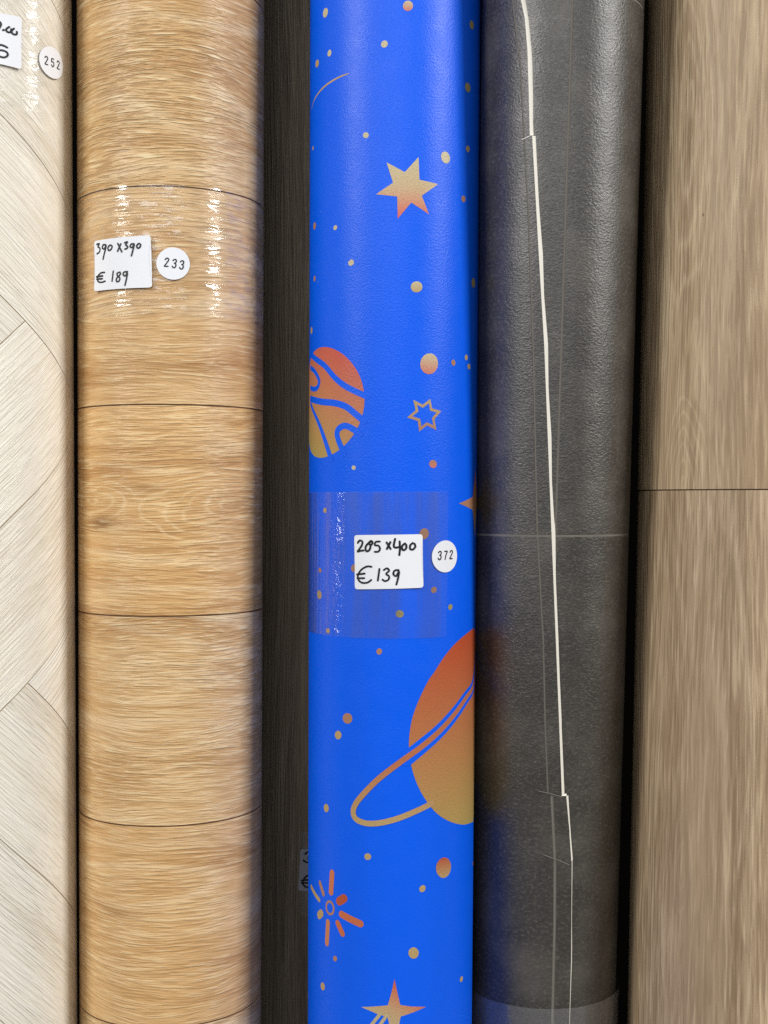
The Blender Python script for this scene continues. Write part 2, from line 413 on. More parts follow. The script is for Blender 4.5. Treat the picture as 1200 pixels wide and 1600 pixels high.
    def ellipse(s, c, r, n=28, wob=0.0, sx=1.0):
        u, z = c; ph = random.uniform(0, 6.28)
        return [(u + r * sx * (1 + wob * math.sin(2 * a + ph)) * math.cos(a), z + r * (1 + wob * math.sin(2 * a + ph)) * math.sin(a)) for a in (2 * math.pi * i / n for i in range(n))]

def rounded(quad, r):
    """corners of a paper label rounded off"""
    out = []
    for i in range(4):
        p, a, b = Vector(quad[i]), Vector(quad[i - 1]), Vector(quad[(i + 1) % 4])
        da, db = (a - p).normalized() * r, (b - p).normalized() * r
        for j in range(6):
            t = j / 5; q = (p + da) * (1 - t) ** 2 + p * 2 * t * (1 - t) + (p + db) * t * t; out.append((q.x, q.y))
    return out

def price_label(roll, quad, strokes, width, dr=0.0009, lab=None, paper='paper'):
    cs = [roll.at(*p) for p in quad]; pts = rounded(cs, 0.0026)
    amt = [0.0004, 0.0013, 0.0009, 0.0011]                # corners stand off by a hair
    dr0 = dr
    dr = lambda u, z: dr0 + sum(k * max(0.0, 1 - math.hypot(u - c[0], z - c[1]) / 0.020) ** 2 for c, k in zip(cs, amt))
    o = roll.patch('price_label', tri(pts), M[paper], dr, thick=0.0002, outline=pts, dz=0.004)
    if lab: o['label'] = lab
    if strokes: roll.writing(strokes, width, o, dr=lambda u, z: dr(u, z) + 0.00022)
    return o

DIG = {'2': [[(-.5, .62), (-.3, .95), (.2, 1), (.48, .72), (.4, .4), (-.2, -.5), (-.5, -.95), (.52, -.95)]],
       '3': [[(-.5, .7), (-.2, .98), (.25, .98), (.46, .66), (.3, .2), (-.05, .08), (.3, 0), (.5, -.45), (.25, -.95), (-.2, -.98), (-.52, -.62)]],
       '5': [[(.45, .96), (-.36, .96), (-.42, .1), (0, .25), (.4, .05), (.48, -.45), (.2, -.95), (-.2, -.97), (-.5, -.62)]],
       '7': [[(-.5, .95), (.5, .95), (.1, .1), (-.16, -.98)]]}
def number_sticker(roll, c, r, digits, pos, h, slant=0.0, dr=0.0009, lab=None, w=1.7):
    cc = roll.at(*c); rr = r * roll.px()
    pts = roll.ellipse(cc, rr, 40)
    o = roll.patch('number_sticker', tri(pts), M['paper'], dr, thick=0.0002, outline=pts)
    if lab: o['label'] = lab
    strokes = []
    for d, (dx, dy) in zip(digits, pos):
        for st in DIG[d]:
            hh = h * roll.px() / 2; 
            strokes.append([(cc[0] + dx * roll.px() + x * hh * 0.82 + slant * y * hh, cc[1] - dy * roll.px() + y * hh) for x, y in st])
    flat = []
    for st in strokes: flat += roll.line(st, w, None, None, 0, raw=True, smooth=True)
    roll.patch('printed_number', flat, M['ink'], dr + 0.0002, o)
    return o

# ------------------------------------------------------------------ the setting
def slab(name, lo, hi, mat):
    bm = bmesh.new(); bmesh.ops.create_cube(bm, size=1)
    for v in bm.verts: v.co = Vector([lo[i] + (v.co[i] + 0.5) * (hi[i] - lo[i]) for i in range(3)])
    uvl = bm.loops.layers.uv.new('UVMap')
    for f in bm.faces:
        for l in f.loops: l[uvl].uv = (l.vert.co.x + l.vert.co.y, l.vert.co.z + l.vert.co.y)
    me = bpy.data.meshes.new(name); bm.to_mesh(me); bm.free(); me.materials.append(mat)
    o = bpy.data.objects.new(name, me); C.objects.link(o); o['kind'] = 'structure'; return o
slab('floor', (-3, -3, -0.05), (3, 1.32, 0), plain('shop_floor', lin(150, 146, 140), 0.5, 0.15, 20))
slab('back_wall', (-1.6, 1.32, 0), (1.6, 1.36, 2.6), plain('gap_shade_board', lin(14, 12, 11), 0.9, 0.2, 20, 0.0))  # wall coloured near black to stand for the shade in the gaps

# ------------------------------------------------------------------ 1: pale herringbone roll
G = 'rolls of vinyl flooring stood side by side'
pale = Roll('pale cream herringbone vinyl roll with sticker 252 beside the honey oak roll', G, (-112, 112), (-100, 121), 1.02)
pale.tube('backing', 0.0, ZTOP, M['groove_pale'], -0.0006, caps=True)
Wp, n_ = 0.0975, 4; Lp = Wp * n_; q2 = math.sqrt(0.5)
u0, z0 = pale.at(43, 1067)
tooth = (Wp * q2, Wp * q2)          # rotated position of the tooth (k=0) in pattern space
half = math.pi * pale.R0
gap = 0.00042
for j in range(-3, 4):
    for k in range(-28, 29):
        for kind in (0, 1):
            ox, oy = (k * Wp - 2 * Lp * j, k * Wp) if kind == 0 else ((k - 1) * Wp - 2 * Lp * j, k * Wp)
            wx, wy = (Lp, Wp) if kind == 0 else (Wp, Lp)
            cs = [(ox + gap, oy + gap), (ox + wx - gap, oy + gap), (ox + wx - gap, oy + wy - gap), (ox + gap, oy + wy - gap)]
            rot = [((x + y) * q2 - tooth[0] + u0, (y - x) * q2 - tooth[1] + z0) for x, y in cs]
            poly = clip(clip(rot, 0, -half, half) or [], 1, 0.004, ZTOP - 0.004) if rot else []
            if len(poly) < 3 or abs(area2(poly)) < 2e-4: continue
            ang = -math.pi / 4 if kind == 0 else math.pi / 4
            ca, sa = math.cos(ang), math.sin(ang)
            v = random.uniform(0.94, 1.03); wm = random.uniform(-0.02, 0.02)
            pale.patch('plank', [poly], M['pale'], 0.0, uv=lambda u, z, ca=ca, sa=sa: (u * ca + z * sa, -u * sa + z * ca),
                       thick=0.0006, outline=poly, color=(v + wm, v, v - wm * 1.5, 1))

# ------------------------------------------------------------------ 2: honey oak roll
oak = Roll('honey oak vinyl roll of wide horizontal planks with price label and sticker 233', G, (119.5, 413), (124, 408), 1.05)
M['oak'] = wood('oak_vinyl', lin(222, 189, 140), lin(206, 167, 114), lin(176, 131, 80), lin(240, 216, 175), lin(150, 108, 64),
                rough=0.38, fleck_amt=0.37, pore_amt=0.39, ring_amt=0.6, warp=0.03, spec=0.5, ff=0.5,
                knots=[oak.at(158, 816) + (0.036, 0.014, 0, 1.0), oak.at(146, 778) + (0.045, 0.018, 3, 0.12), oak.at(366, 790) + (0.080, 0.032, 6, 0.15),
                       oak.at(230, 760) + (0.06, 0.012, 0, 0.35), oak.at(180, 1425) + (0.05, 0.012, 0, 0.3), oak.at(375, 1400) + (0.05, 0.014, 0, 0.25)])
oak.tube('backing', 0.0, ZTOP, M['groove'], -0.0004, caps=True)
seam = [oak.at(265, y)[1] for y in (291, 632, 963, 1291, 1606)]
pitch = (seam[0] - seam[-1]) / 4
zs = [seam[0] + pitch * i for i in range(8, 0, -1)] + seam + [seam[-1] - pitch * i for i in range(1, 9)]
zs = [ZTOP - 0.002] + [z for z in zs if 0.03 < z < ZTOP - 0.03] + [0.002]
tints = {0: (0.97, 0.95, 0.92, 1.25), 1: (1.05, 1.04, 1.04, 0.75), 2: (1.08, 1.03, 0.95, 0.95), 3: (1.04, 1.04, 1.06, 0.95), 4: (1.04, 1.0, 0.96, 0.7)}
for i in range(len(zs) - 1):
    zm = (zs[i] + zs[i + 1]) / 2
    key = sum(1 for s_ in seam if s_ > zm)
    c = tints.get(key, (0.97, 0.96, 0.95, 1.0))
    a = -0.0017 * (1 if i % 2 else -1)
    oak.tube('plank', zs[i + 1] + 0.0006, zs[i] - 0.0006, M['oak'], 0.0, n=200, lip=0.0007, color=c)
rnd = random.Random(3)
def wobf(amp, ku, kz, ph):
    def f(u, z): return amp * (0.55 + 0.45 * math.sin(ku * u + ph + 2.2 * math.sin(kz * z)) * math.sin(kz * z * 1.7 + ku * 0.31 * u))
    return f
zf0, zf1 = oak.at(265, 492)[1], oak.at(265, 288)[1]
nr = 26
fo = oak.tube('stretch_film', zf0, zf1, M['film_oak'], 0.0003, rows=[zf0 + (zf1 - zf0) * i / nr for i in range(nr + 1)], n=200, wob=wobf(0.0006, 70, 160, 1))
fo['label'] = 'crinkled clear film band under the price label'
c5 = lambda L: [[(100 + x / 5.4545, 340 + y / 5.4545) for x, y in st] for st in L]
oak_txt = c5([[(297, 232), (318, 226), (306, 252), (322, 264), (318, 295), (298, 312)],
    [(370, 236), (350, 236), (342, 262), (358, 270), (373, 240), (368, 270), (358, 310), (347, 358)],
    [(404, 238), (388, 260), (394, 283), (413, 275), (422, 250), (412, 238)],
    [(470, 225), (503, 295)], [(495, 228), (468, 290)],
    [(528, 218), (550, 211), (536, 236), (550, 248), (548, 264), (530, 272)],
    [(606, 228), (582, 230), (573, 252), (590, 258), (606, 234), (598, 272), (583, 330)],
    [(642, 226), (628, 246), (636, 264), (653, 258), (660, 236), (650, 226)],
    [(360, 470), (330, 475), (305, 505), (308, 545), (335, 555), (365, 545)], [(295, 508), (345, 500)], [(298, 528), (342, 524)],
    [(432, 460), (422, 545)],
    [(488, 468), (464, 478), (468, 500), (486, 518), (480, 544), (460, 548), (460, 522), (482, 498), (494, 478)],
    [(550, 464), (522, 468), (515, 490), (532, 500), (549, 474), (545, 510), (530, 580)]])
price_label(oak, [(150.4, 377.6), (236.6, 368.8), (238.8, 450), (151.3, 455.9)], oak_txt, 2.5, 0.0017, 'white label handwritten 390 x 390 and 189 euro')
number_sticker(oak, (270.5, 412.4), 23.4, '233', [(-9, -1.5), (1.7, 0), (12, 1.5)], 12, 0.12, 0.0017, 'round white sticker printed 233')

# ------------------------------------------------------------------ 3: dark roll set back between oak and blue
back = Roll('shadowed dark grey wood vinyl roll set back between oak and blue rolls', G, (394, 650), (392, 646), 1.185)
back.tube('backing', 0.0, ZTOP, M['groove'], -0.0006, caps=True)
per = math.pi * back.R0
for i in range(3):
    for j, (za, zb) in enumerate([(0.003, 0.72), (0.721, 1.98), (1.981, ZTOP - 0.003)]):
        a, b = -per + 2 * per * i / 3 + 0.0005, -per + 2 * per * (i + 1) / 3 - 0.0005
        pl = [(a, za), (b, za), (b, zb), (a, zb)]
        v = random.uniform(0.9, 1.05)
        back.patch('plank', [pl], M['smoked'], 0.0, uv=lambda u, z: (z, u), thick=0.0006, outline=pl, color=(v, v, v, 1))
bl, br = back.at(468, 1355)[0], back.at(560, 1355)[0]
zt, zb = back.at(480, 1300)[1], back.at(480, 1432)[1]
tp = [(bl + 0.001, zb), (br, zb), (br, zt), (bl + 0.001, zt)]
back.patch('clear_tape', [tp], M['tape_dark'], 0.0004)
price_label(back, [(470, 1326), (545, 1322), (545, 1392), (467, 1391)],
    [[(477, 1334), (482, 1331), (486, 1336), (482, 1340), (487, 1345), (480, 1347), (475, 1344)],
     [(489, 1371), (481, 1368), (475, 1374), (475, 1382), (482, 1386), (490, 1384)], [(472, 1375), (484, 1374)], [(472, 1379), (484, 1379)]], 2.6, 0.0008, 'half hidden price label', 'paper_shaded')

# ------------------------------------------------------------------ 4: blue roll with printed stars and planets
blue = Roll('bright blue vinyl roll printed with gold stars and planets, labelled 285 x 400', G, (484.5, 752), (481, 737), 1.0375, lean=-0.0075)
bs = blue.tube('printed_sheet', 0.0, ZTOP, M['blue'], 0.0, n=240, caps=True)
S = blue.px()
GOLD, PALE, PINK, RED, TAN, OLIVE = lin(188, 160, 110), lin(204, 192, 156), lin(206, 118, 104), lin(184, 84, 56), lin(176, 128, 100), lin(158, 146, 100)
def grad(pts, c0, c1, mid=None, ang=0.0):
    """print colour running from c0 at the lower end to c1 at the upper end of a shape"""
    dx, dz = math.sin(ang), math.cos(ang)
    v = [p[0] * dx + p[1] * dz for p in pts]; lo, hi = min(v), max(v)
    def f(u, z):
        t = min(1, max(0, (u * dx + z * dz - lo) / (hi - lo + 1e-9)))
        if mid:
            a, b, t = (c0, mid, t * 2) if t < 0.5 else (mid, c1, t * 2 - 1)
        else: a, b = c0, c1
        return tuple(a[i] + (b[i] - a[i]) * t for i in range(4))
    return f
DR = 0.00012
def dot(px, py, r, c0=GOLD, c1=None, name='printed_dot', sx=1.0):
    p = blue.ellipse(blue.at(px, py), r * S, 26, 0.05, sx); c1 = c1 or c0
    return blue.patch(name, [p], M['gold'], DR, colf=grad(p, c0, c1), dz=0.006)
a_ = lambda x, y: (390 + x / 2.9625, y / 2.963)
b_ = lambda x, y: (390 + x / 2.9625, 540 + y / 2.963)
c_ = lambda x, y: (390 + x / 2.9625, 1060 + y / 2.963)
for f_, L in ((a_, [(733, 27, 22, PINK, PALE), (351, 59, 20, PALE), (624, 204, 15, PALE), (370, 246, 14, PALE), (313, 294, 18, GOLD), (538, 626, 13, PALE),
                    (294, 686, 10, GOLD), (907, 729, 25, PALE), (1010, 689, 15, GOLD), (990, 921, 15, TAN), (1010, 405, 22, OLIVE), (397, 1054, 11, PALE),
                    (301, 1046, 17, TAN), (470, 1216, 14, PALE), (301, 1290, 13, TAN), (773, 1328, 25, GOLD, PALE), (1036, 1310, 23, OLIVE), (287, 1530, 17, GOLD), (1028, 115, 20, OLIVE)]),
              (b_, [(832, 84, 44, PINK, PALE), (943, 79, 13, TAN), (1003, 55, 13, GOLD), (1015, 97, 13, GOLD), (849, 548, 18, PINK, TAN), (482, 565, 10, PALE),
                    (349, 763, 12, GOLD), (808, 871, 23, TAN), (485, 1030, 17, TAN), (326, 1040, 12, TAN), (323, 1153, 20, GOLD), (853, 1131, 14, TAN), (929, 1210, 13, OLIVE),
                    (695, 1242, 17, OLIVE), (363, 1320, 12, GOLD), (600, 1416, 13, TAN)]),
              (c_, [(453, 185, 24, TAN), (410, 262, 19, GOLD), (355, 600, 18, GOLD), (271, 765, 18, GOLD), (547, 825, 15, GOLD), (899, 876, 44, GOLD, RED), (800, 973, 15, GOLD),
                    (759, 1271, 24, GOLD), (396, 1297, 12, TAN), (339, 1426, 17, GOLD), (269, 1460, 24, GOLD), (980, 1392, 13, GOLD), (1033, 857, 10, TAN)])):
    for x, y, r, *cc in L: dot(*f_(x, y), r / 2.963, *cc)
# thin arc
arc = [a_(*p) for p in ((458, 341), (420, 355), (360, 390), (320, 430), (297, 470), (288, 505))]
blue.line(arc, 3.0, 'printed_arc', M['gold'], DR, taper=lambda t: 0.25 + 0.75 * math.sin(math.pi * min(1, t * 0.9 + 0.1)), colf=lambda u, z: GOLD)
# filled six-point star
st = [blue.at(*a_(*p)) for p in ((782, 727), (786, 832), (872, 853), (797, 906), (830, 992), (748, 938), (686, 1012), (683, 910), (585, 900), (664, 846), (634, 752), (718, 797))]
blue.patch('printed_star', tri(st), M['gold'], DR, colf=grad(st, lin(216, 96, 90), PALE, lin(204, 178, 138)), dz=0.004)
# outlined star
so = [blue.at(*b_(*p)) for p in ((833, 257), (840, 296), (876, 306), (850, 338), (857, 380), (820, 362), (790, 386), (784, 344), (741, 330), (775, 302), (766, 262), (801, 281))]
blue.line(so, 4.0, 'printed_star_outline', M['gold'], DR, closed=True, smooth=False, raw=True, colf=grad(so, TAN, GOLD))
# banded planet at the left edge
pr = 86.5 * blue.px() * 0.965
rx = blue.at(*b_(532, 225)); pc = (rx[0] - pr, (blue.at(*b_(360, 6))[1] + blue.at(*b_(325, 517))[1]) / 2)
pl = blue.ellipse(pc, pr, 64)
planet = blue.patch('printed_planet', tri(pl), M['gold'], DR, colf=grad(pl, lin(176, 158, 92), lin(204, 92, 80), lin(194, 132, 92), 0.5), dz=0.005)
def band(pts, wd, taper=None):
    P = [blue.at(*b_(*p)) for p in pts]
    (x0, y0), (x1, y1) = P[1], P[0]
    blue.line(P, wd / 2.963, 'blue_band', M['blue'], DR * 2, planet, raw=True, taper=taper)
band([(286, 42), (300, 56), (347, 92), (392, 145), (435, 182), (480, 207), (545, 236)], 27)
band([(284, 102), (303, 120), (322, 160), (316, 192), (300, 202), (284, 196)], 22)
band([(284, 246), (335, 260), (395, 266), (445, 282), (485, 312), (530, 350)], 29)
band([(284, 268), (315, 345), (345, 425), (378, 525)], 22, lambda t: 0.8 + 0.5 * t)
band([(438, 500), (409, 430), (407, 395), (430, 374), (460, 376), (512, 408)], 28)
# four-point star on the right flank
e = blue.at(741, 787); lt = blue.at(716.8, 786); aw = e[0] - lt[0] + 0.003; cx, cz = lt[0] + aw, (lt[1] + e[1]) / 2
hv = 52 * S
s4 = [(cx - aw, cz), (cx - aw * 0.25, cz + hv * 0.20), (cx, cz + hv), (cx + aw * 0.25, cz + hv * 0.20), (cx + aw, cz), (cx + aw * 0.25, cz - hv * 0.20), (cx, cz - hv), (cx - aw * 0.25, cz - hv * 0.20)]
blue.patch('printed_star', tri(s4), M['gold'], DR, colf=grad(s4, OLIVE, lin(196, 104, 70), TAN), dz=0.004)
# ringed planet on the right flank
vis = [c_(*p) for p in ((1038, -235), (960, -170), (900, -100), (850, -22), (830, 5), (790, 85), (757, 170), (741, 250), (738, 330), (752, 420), (780, 500), (820, 570), (870, 628), (930, 664), (990, 677), (1034, 664))]
big = []
for i in range(len(vis) - 1):
    p0, p1, p2, p3 = (vis[min(max(i + k, 0), len(vis) - 1)] for k in (-1, 0, 1, 2))
    for j in range(4):
        q = j / 4
        big.append(blue.at(*(0.5 * (2 * p1[c] + (p2[c] - p0[c]) * q + (2 * p0[c] - 5 * p1[c] + 4 * p2[c] - p3[c]) * q * q + (3 * p1[c] - p0[c] - 3 * p2[c] + p3[c]) * q ** 3) for c in (0, 1))))
big.append(blue.at(*vis[-1]))
a0, a1 = big[0], big[-1]; wd = 0.055
big += [(a1[0] + 0.012, a1[1] + 0.010), (a1[0] + 0.026, a1[1] + 0.035), (a1[0] + 0.033, a1[1] + 0.075), (a1[0] + 0.028, a1[1] + 0.115), (a1[0] + 0.016, a1[1] + 0.145)]
bp = blue.patch('printed_planet', tri(big), M['gold'], DR, colf=grad(big, lin(180, 158, 92), lin(190, 76, 42), lin(186, 122, 76), -0.15), dz=0.005)
ringp = [c_(*p) for p in ((842, 578), (760, 618), (680, 650), (600, 669), (540, 670), (495, 652), (480, 620), (492, 580), (530, 532), (600, 462), (700, 385), (800, 312), (880, 242), (950, 162), (1000, 90), (1036, 20))]
ring = [blue.at(*p) for p in ringp]
ring.append((ring[-1][0] + 0.02, ring[-1][1] + 0.03))
blue.line([blue.at(*c_(726, 372))] + ring[11:], 66 / 2.963, 'blue_band', M['blue'], DR * 2, bp, raw=True, taper=lambda t: 1.0 - 0.12 * t)
blue.line(ring, 25 / 2.963, 'printed_ring', M['gold'], DR * 3, raw=True, colf=grad(ring[:11], GOLD, lin(186, 112, 74)), dz=0.005)
# sunburst
for p, q, wd_, cl in (((382, 900), (377, 990), 23, lin(206, 120, 84)), ((326, 946), (342, 998), 17, TAN), ((286, 964), (322, 1025), 17, GOLD), ((415, 1032), (437, 1018), 30, RED),
                    ((426, 1092), (513, 1136), 25, lin(204, 110, 72)), ((408, 1132), (430, 1182), 21, lin(204, 110, 72)), ((363, 1128), (358, 1226), 21, lin(204, 130, 88)), ((322, 1097), (332, 1087), 28, GOLD)):
    blue.line([c_(*p), c_(*q)], wd_ * 1.25 / 2.963, 'printed_ray', M['gold'], DR, smooth=False, colf=lambda u, z, cl=cl: cl)
rc = blue.at(*c_(372, 1062))
blue.line(blue.ellipse(rc, 9.2 * S, 20, 0, 0.9), 3.6, 'printed_sun_ring', M['gold'], DR, closed=True, raw=True, colf=lambda u, z: TAN)
# four-point star at the bottom with two blue trails
s5p = [(573, 222), (604, 370), (640, 525), (760, 543), (942, 547), (800, 610), (645, 662), (628, 750), (600, 900), (575, 980), (545, 900), (510, 750), (490, 665), (390, 640), (300, 600), (182, 550), (340, 543), (495, 530), (540, 370)]
e5 = lambda p: (540 + p[0] / 7.5, 1500 + p[1] / 7.5)
s5 = [blue.at(*e5(p)) for p in s5p]
b5 = blue.patch('printed_star', tri(s5), M['gold'], DR, colf=grad(s5, lin(190, 180, 140), lin(206, 80, 58), lin(196, 160, 120), 0.55), dz=0.004)
for p, q in (((405, 632), (255, 820)), ((480, 650), (360, 820))):
    blue.line([e5(p), e5(q)], 5.0, 'printed_trail', M['gold'], DR * 1.5, b5, smooth=False, colf=lambda u, z: lin(190, 176, 136))
# clear tape with label and sticker
M['tape_blue'] = film('clear_tape', 0.012, 0.24, (210, 6, 1), 0.0013, 2.7, 55.0, 0.03, crinkle=(blue.at(527, 880)[0], 0.011))
ta, tb = blue.at(604, 769)[1], blue.at(604, 997)[1]
te = blue.at(699, 880)[0]
tz = [(-0.6 * math.pi * blue.R0, tb), (te - 0.001, tb - 0.0003), (te, ta + 0.0006), (-0.6 * math.pi * blue.R0, ta)]
tpo = blue.patch('clear_tape', [tz], M['tape_blue'], 0.0006, thick=0.0001)
tpo['label'] = 'strip of clear glossy tape under the price label'
d6 = lambda L: [[(480 + x / 4, 740 + y / 4) for x, y in s_] for s_ in L]
blue_txt = d6([[(320, 432), (332, 418), (347, 424), (346, 444), (328, 474), (318, 487), (338, 482), (356, 480)],
    [(408, 424), (388, 432), (368, 458), (372, 484), (390, 478), (398, 452), (386, 434)], [(386, 434), (400, 420), (411, 432), (398, 450)],
    [(455, 424), (430, 427), (425, 447), (446, 450), (456, 468), (446, 487), (424, 488)],
    [(497, 430), (521, 470)], [(520, 428), (499, 470)],
    [(549, 408), (541, 452), (556, 462), (578, 456)], [(577, 424), (579, 470), (575, 508)],
    [(610, 436), (594, 450), (592, 470), (604, 478), (618, 464), (617, 444)],
    [(657, 433), (642, 448), (642, 470), (658, 474), (673, 456), (667, 437)],
    [(404, 582), (376, 580), (342, 600), (321, 635), (327, 666), (350, 682), (380, 680), (402, 664)], [(316, 630), (362, 624)], [(318, 653), (360, 653)],
    [(453, 595), (443, 668)],
    [(480, 602), (500, 591), (512, 606), (494, 626), (512, 641), (508, 662), (488, 671), (472, 662)],
    [(570, 602), (546, 606), (539, 628), (556, 640), (573, 610), (568, 650), (557, 692)]])
price_label(blue, [(554.5, 836), (659, 834.5), (660.5, 918), (556, 920.5)], blue_txt, 2.9, 0.0009, 'white label handwritten 285 x 400 and 139 euro')
number_sticker(blue, (695, 869.3), 23.6, '372', [(-10.5, -1.5), (0.2, -1.7), (10.8, -2.2)], 12, 0.06, 0.0009, 'round white sticker printed 372', 1.9)

# ------------------------------------------------------------------ 5: charcoal stone roll with its loose white-backed edge
dark = Roll('charcoal stone tile vinyl roll with a white foam edge running down its front', G, (757, 1008), (727, 961), 1.050, lean=0.027)
dark.tube('backing', 0.0, ZTOP, M['grout'], -0.0004, caps=True)
per = 2 * math.pi * dark.R0
ringz = [dark.at(890, 837)[1]]; th_ = dark.at(890, -20)[1] - ringz[0]
ringz = [ringz[0] + th_ * k for k in (2, 1, 0, -1, -2)]
ringz = [ZTOP - 0.003] + [z for z in ringz if 0.02 < z < ZTOP - 0.02] + [0.003]
vA, vB = dark.at(894, 20), dark.at(868, 835)
vs = lambda z: vA[0] + (vB[0] - vA[0]) * (z - vA[1]) / (vB[1] - vA[1])
hg = 0.0010
for i in range(len(ringz) - 1):
    za, zb = ringz[i + 1] + hg, ringz[i] - hg
    for j, (o0, o1) in enumerate(((0, per / 2), (per / 2, per))):
        pl = [(vs(za) + o0 + hg, za), (vs(za) + o1 - hg, za), (vs(zb) + o1 - hg, zb), (vs(zb) + o0 + hg, zb)]
        dark.patch('tile', [pl], M['stone'], 0.0, thick=0.0004, outline=pl)
# outermost turn of the sheet: comes round from behind on the left and ends at the white edge
EX = [(814, -40), (816, 0), (822, 30), (826, 80), (828, 150), (829.5, 213)], [(833, 213), (843, 400), (851, 540), (862, 840), (873, 1130), (877, 1243)], [(884, 1243), (889, 1300), (892, 1345)], [(893, 1345), (892, 1500), (889, 1600), (886, 1660)]
T = 0.0022
def edge_s(seg, z):
    for (a, b) in zip(seg[:-1], seg[1:]):
        if b[1] <= z <= a[1]: return a[0] + (b[0] - a[0]) * (a[1] - z) / (a[1] - b[1])
    return seg[0][0] if z > seg[0][1] else seg[-1][0]
segs = [[dark.at(*p) for p in e_] for e_ in EX]
segs[0] = [(segs[0][0][0] - 0.012, ZTOP - 0.003)] + segs[0]
segs[-1] = segs[-1] + [(segs[-1][-1][0] - 0.02, 0.003)]
sL = -0.97 * math.pi * dark.R0
zT0, zT1 = dark.at(880, 1150)[1], dark.at(880, 1345)[1]
Tz = lambda z: 0.0006 + (T - 0.0006) * max(0.0, min(1.0, (z - zT1) / (zT0 - zT1)))
lift = lambda u, z: 0.00045 + (Tz(z) - 0.00045) * max(0.0, min(1.0, (u - sL) / (-0.02 - sL))) ** 0.8
gl = [(803, 0), (815, 100), (820, 200), (827, 330), (834, 537), (840, 831), (849, 1000), (852, 1137), (856, 1240)], [(862, 1246), (867, 1344), (866.5, 1443), (863, 1600)]
gls = [[dark.at(*p) for p in g] for g in gl]
zr = ringz[2] if len(ringz) > 3 else ringz[1]
zr = min(ringz, key=lambda z: abs(z - dark.at(830, 845)[1])) 
cuts = sorted({z for s_ in segs for _, z in s_} | {z for g in gls for _, z in g} | {zr}, reverse=True)
def seg_of(z):
    for s_ in segs:
        if s_[-1][1] - 1e-6 <= z <= s_[0][1] + 1e-6: return s_
    return min(segs, key=lambda s_: min(abs(z - s_[0][1]), abs(z - s_[-1][1])))
def groove(z):
    g = gls[0] if z > gls[0][-1][1] - 1e-6 else gls[1]
    return edge_s(g, z)
flap = bpy.data.objects.new('outer_sheet', None)
bands_main, bands_strip, bands_grout = [], [], []
gw = 0.0007
wl = [5.4, 4.8, 4.0, 2.2]
edge_polys = []
for a, b in zip(cuts[:-1], cuts[1:]):
    if a - b < 1e-6: continue
    n = max(1, int((a - b) / 0.03))
    for k in range(n):
        z1 = a + (b - a) * k / n; z2 = a + (b - a) * (k + 1) / n; zm = (z1 + z2) / 2
        sg = seg_of(zm); g1, g2 = groove(z1 - 1e-5), groove(z2 + 1e-5); e1, e2 = edge_s(sg, z1), edge_s(sg, z2)
        t1, t2 = (z1 - hg if abs(z1 - zr) < 1e-6 else z1), (z2 + hg if abs(z2 - zr) < 1e-6 else z2)
        g_ = gw * (1.0 if zm > segs[2][0][1] else 1.7)
        up = 0 if zm > zr else 1
        bands_main.append((up, [(sL, t2), (g2 - g_, t2), (g1 - g_, t1), (sL, t1)]))
        bands_strip.append((up, [(g2 + g_, t2), (e2, t2), (e1, t1), (g1 + g_, t1)]))
        bands_grout.append([(sL, z2), (e2, z2), (e1, z1), (sL, z1)])
        wpx = wl[segs.index(sg)]; edge_polys.append((sg, z1, z2, e1, e2, wpx))
C.objects.link(flap); flap.parent = dark.root
osheet = flap
flap['label'] = 'outermost turn of the sheet ending in a torn edge'
dark.patch('joint', bands_grout, M['grout'], lambda u, z: lift(u, z) - 0.0003, osheet)
for up in (0, 1):
    dark.patch('tile', [p for k, p in bands_main if k == up], M['stone'], lift, osheet)
    dark.patch('tile', [p for k, p in bands_strip if k == up], M['stone'], lift, osheet)
verts, faces, uvs = [], [], []
rw = random.Random(5)
prev = None
for sg, z1, z2, e1, e2, wpx in edge_polys:           # slanted cut through the white foam
    ww = wpx * dark.px(); o0 = lift(e1, z1)
    k = len(verts); j1 = 1 + 0.18 * math.sin(z1 * 91); j2 = 1 + 0.18 * math.sin(z2 * 91)
    verts += [dark.pt(e1, z1, o0), dark.pt(e2, z2, o0), dark.pt(e2 + ww * j2, z2, -0.0003), dark.pt(e1 + ww * j1, z1, -0.0003)]
    faces.append([k, k + 1, k + 2, k + 3]); uvs.append([(e1, z1), (e2, z2), (e2 + ww, z2), (e1 + ww, z1)])
for s_, nx in zip(segs[:-1], segs[1:]):               # little steps where the edge is torn
    z = s_[-1][1]; a, b = s_[-1][0], nx[0][0]
    if b - a > 0.001:
        k = len(verts); o0 = lift(a, z)
        verts += [dark.pt(a, z, o0), dark.pt(b, z, o0), dark.pt(b + 0.001, z + 0.0016, -0.0003), dark.pt(a, z + 0.0016, -0.0003)]
        faces.append([k, k + 1, k + 2, k + 3]); uvs.append([(a, z), (b, z), (b, z + .001), (a, z + .001)])
fe = mesh_obj('foam_edge', verts, faces, None, uvs, M['foam'], osheet)
fe['label'] = 'narrow white foam edge of the sheet'
# torn tape ends beside the steps
for pts, wd_ in (([(842, 1235), (860, 1239), (877, 1244)], 1.3), ([(849, 1334), (870, 1342), (888, 1350)], 1.5), ([(829, 214), (823, 217), (818, 219)], 1.2)):
    P = [dark.at(*p) for p in pts]
    dark.line(P, wd_, 'torn_fibre', M['foam'] if wd_ < 1.25 else M['grout'], T + 0.0002, osheet, raw=True)
zt = dark.at(890, 1573)[1]
nr = 40
dt = dark.tube('clear_tape', zt - 0.09, zt, M['tape_dark'], T + 0.0004, rows=[zt - 0.09 + 0.09 * i / 12 for i in range(13)], n=200, wob=wobf(0.0003, 60, 90, 2))
dt['label'] = 'clear glossy tape round the foot of the dark roll'

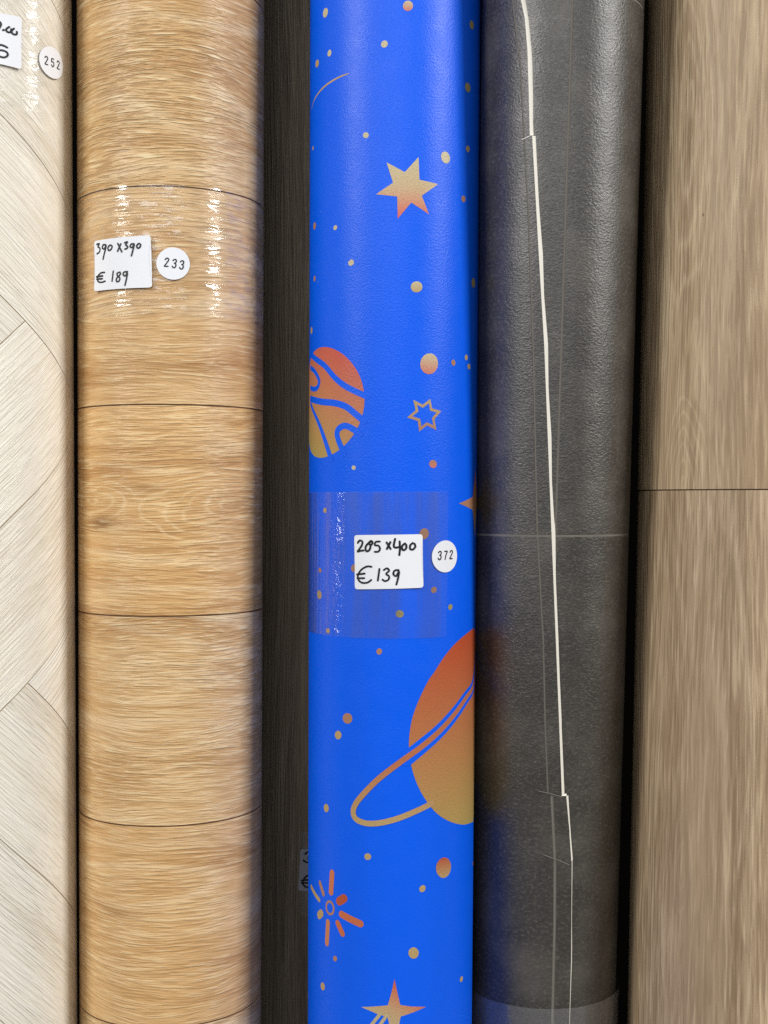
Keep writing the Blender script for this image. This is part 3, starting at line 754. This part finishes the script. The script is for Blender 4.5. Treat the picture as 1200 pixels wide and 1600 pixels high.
# ------------------------------------------------------------------ 6: greige oak roll
right = Roll('thick greige oak vinyl roll with vertical grain at the right edge', G, (1011, 1380), (980, 1352), 1.055)
M['greige'] = wood('greige_oak_vinyl', lin(190, 166, 136), lin(173, 149, 119), lin(150, 126, 98), lin(214, 192, 160), lin(122, 99, 73),
                   rough=0.46, fleck_amt=0.30, pore_amt=0.46, ring_amt=0.5, uf=0.36, warp=0.03, ff=0.26, vf=0.78,
                   knots=[right.at(1099, 335)[::-1] + (0.0032, 0.0024, 0, 1.0), right.at(1075, 766)[::-1] + (0.075, 0.024, 6, 0.0), (right.at(1060, 1340)[1] + 3, right.at(1060, 1340)[0], 0.13, 0.018, 5, 0.1), right.at(1085, 180)[::-1] + (0.16, 0.03, 4, 0.12)])
right.tube('backing', 0.0, ZTOP, M['groove_greige'], -0.0006, caps=True)
per = math.pi * right.R0; zq = right.at(1130, 765)[1]
pw = 2 * per / 3
off = right.at(1090, 765)[0] - pw * 0.5
for i in range(3):
    for j, (za, zb) in enumerate([(0.003, zq - 0.0005), (zq + 0.0005, ZTOP - 0.003)]):
        a, b = off + pw * i + 0.0005, off + pw * (i + 1) - 0.0005
        pl = [(a, za), (b, za), (b, zb), (a, zb)]
        v = random.uniform(0.97, 1.03)
        right.patch('plank', [pl], M['greige'], 0.0, uv=lambda u, z, j=j: (z + (0 if j else 3), u), thick=0.0006, outline=pl, color=(v, v, v * (0.98 if j else 1.0), 1))

# the pale roll's film, label and sticker
zf0, zf1 = pale.at(30, 170)[1], pale.at(30, -260)[1]
nr = 30
pale.tube('stretch_film', zf0, zf1, M['film_pale'], 0.0003, rows=[zf0 + (zf1 - zf0) * i / nr for i in range(nr + 1)], n=200, wob=wobf(0.0005, 60, 150, 3))
lq = [(-60, 17), (32.5, 29), (32.5, 110), (-60, 92)]
price_label(pale, lq, [[(-6, 34), (0, 36), (1.5, 40), (-1, 45)], [(4.5, 48.5), (6, 48)], [(14, 43.5), (9.5, 47), (11, 51), (16, 51.5), (17, 47)], [(21, 46), (17.5, 50.5), (20, 54.5), (25, 55), (25.5, 51)],
    [(11, 75.5), (4, 72), (-2, 72), (-3.5, 79), (4, 80), (10.5, 83), (11.5, 88), (6, 91), (-1, 89), (-5, 86)]], 3.0, 0.0017, 'white handwritten price label cut by the frame')
number_sticker(pale, (79.5, 98.5), 23.6, '252', [(-11.5, 0.2), (0.3, 0), (12.0, 0)], 12, 0.0, 0.0017, 'round white sticker printed 252')
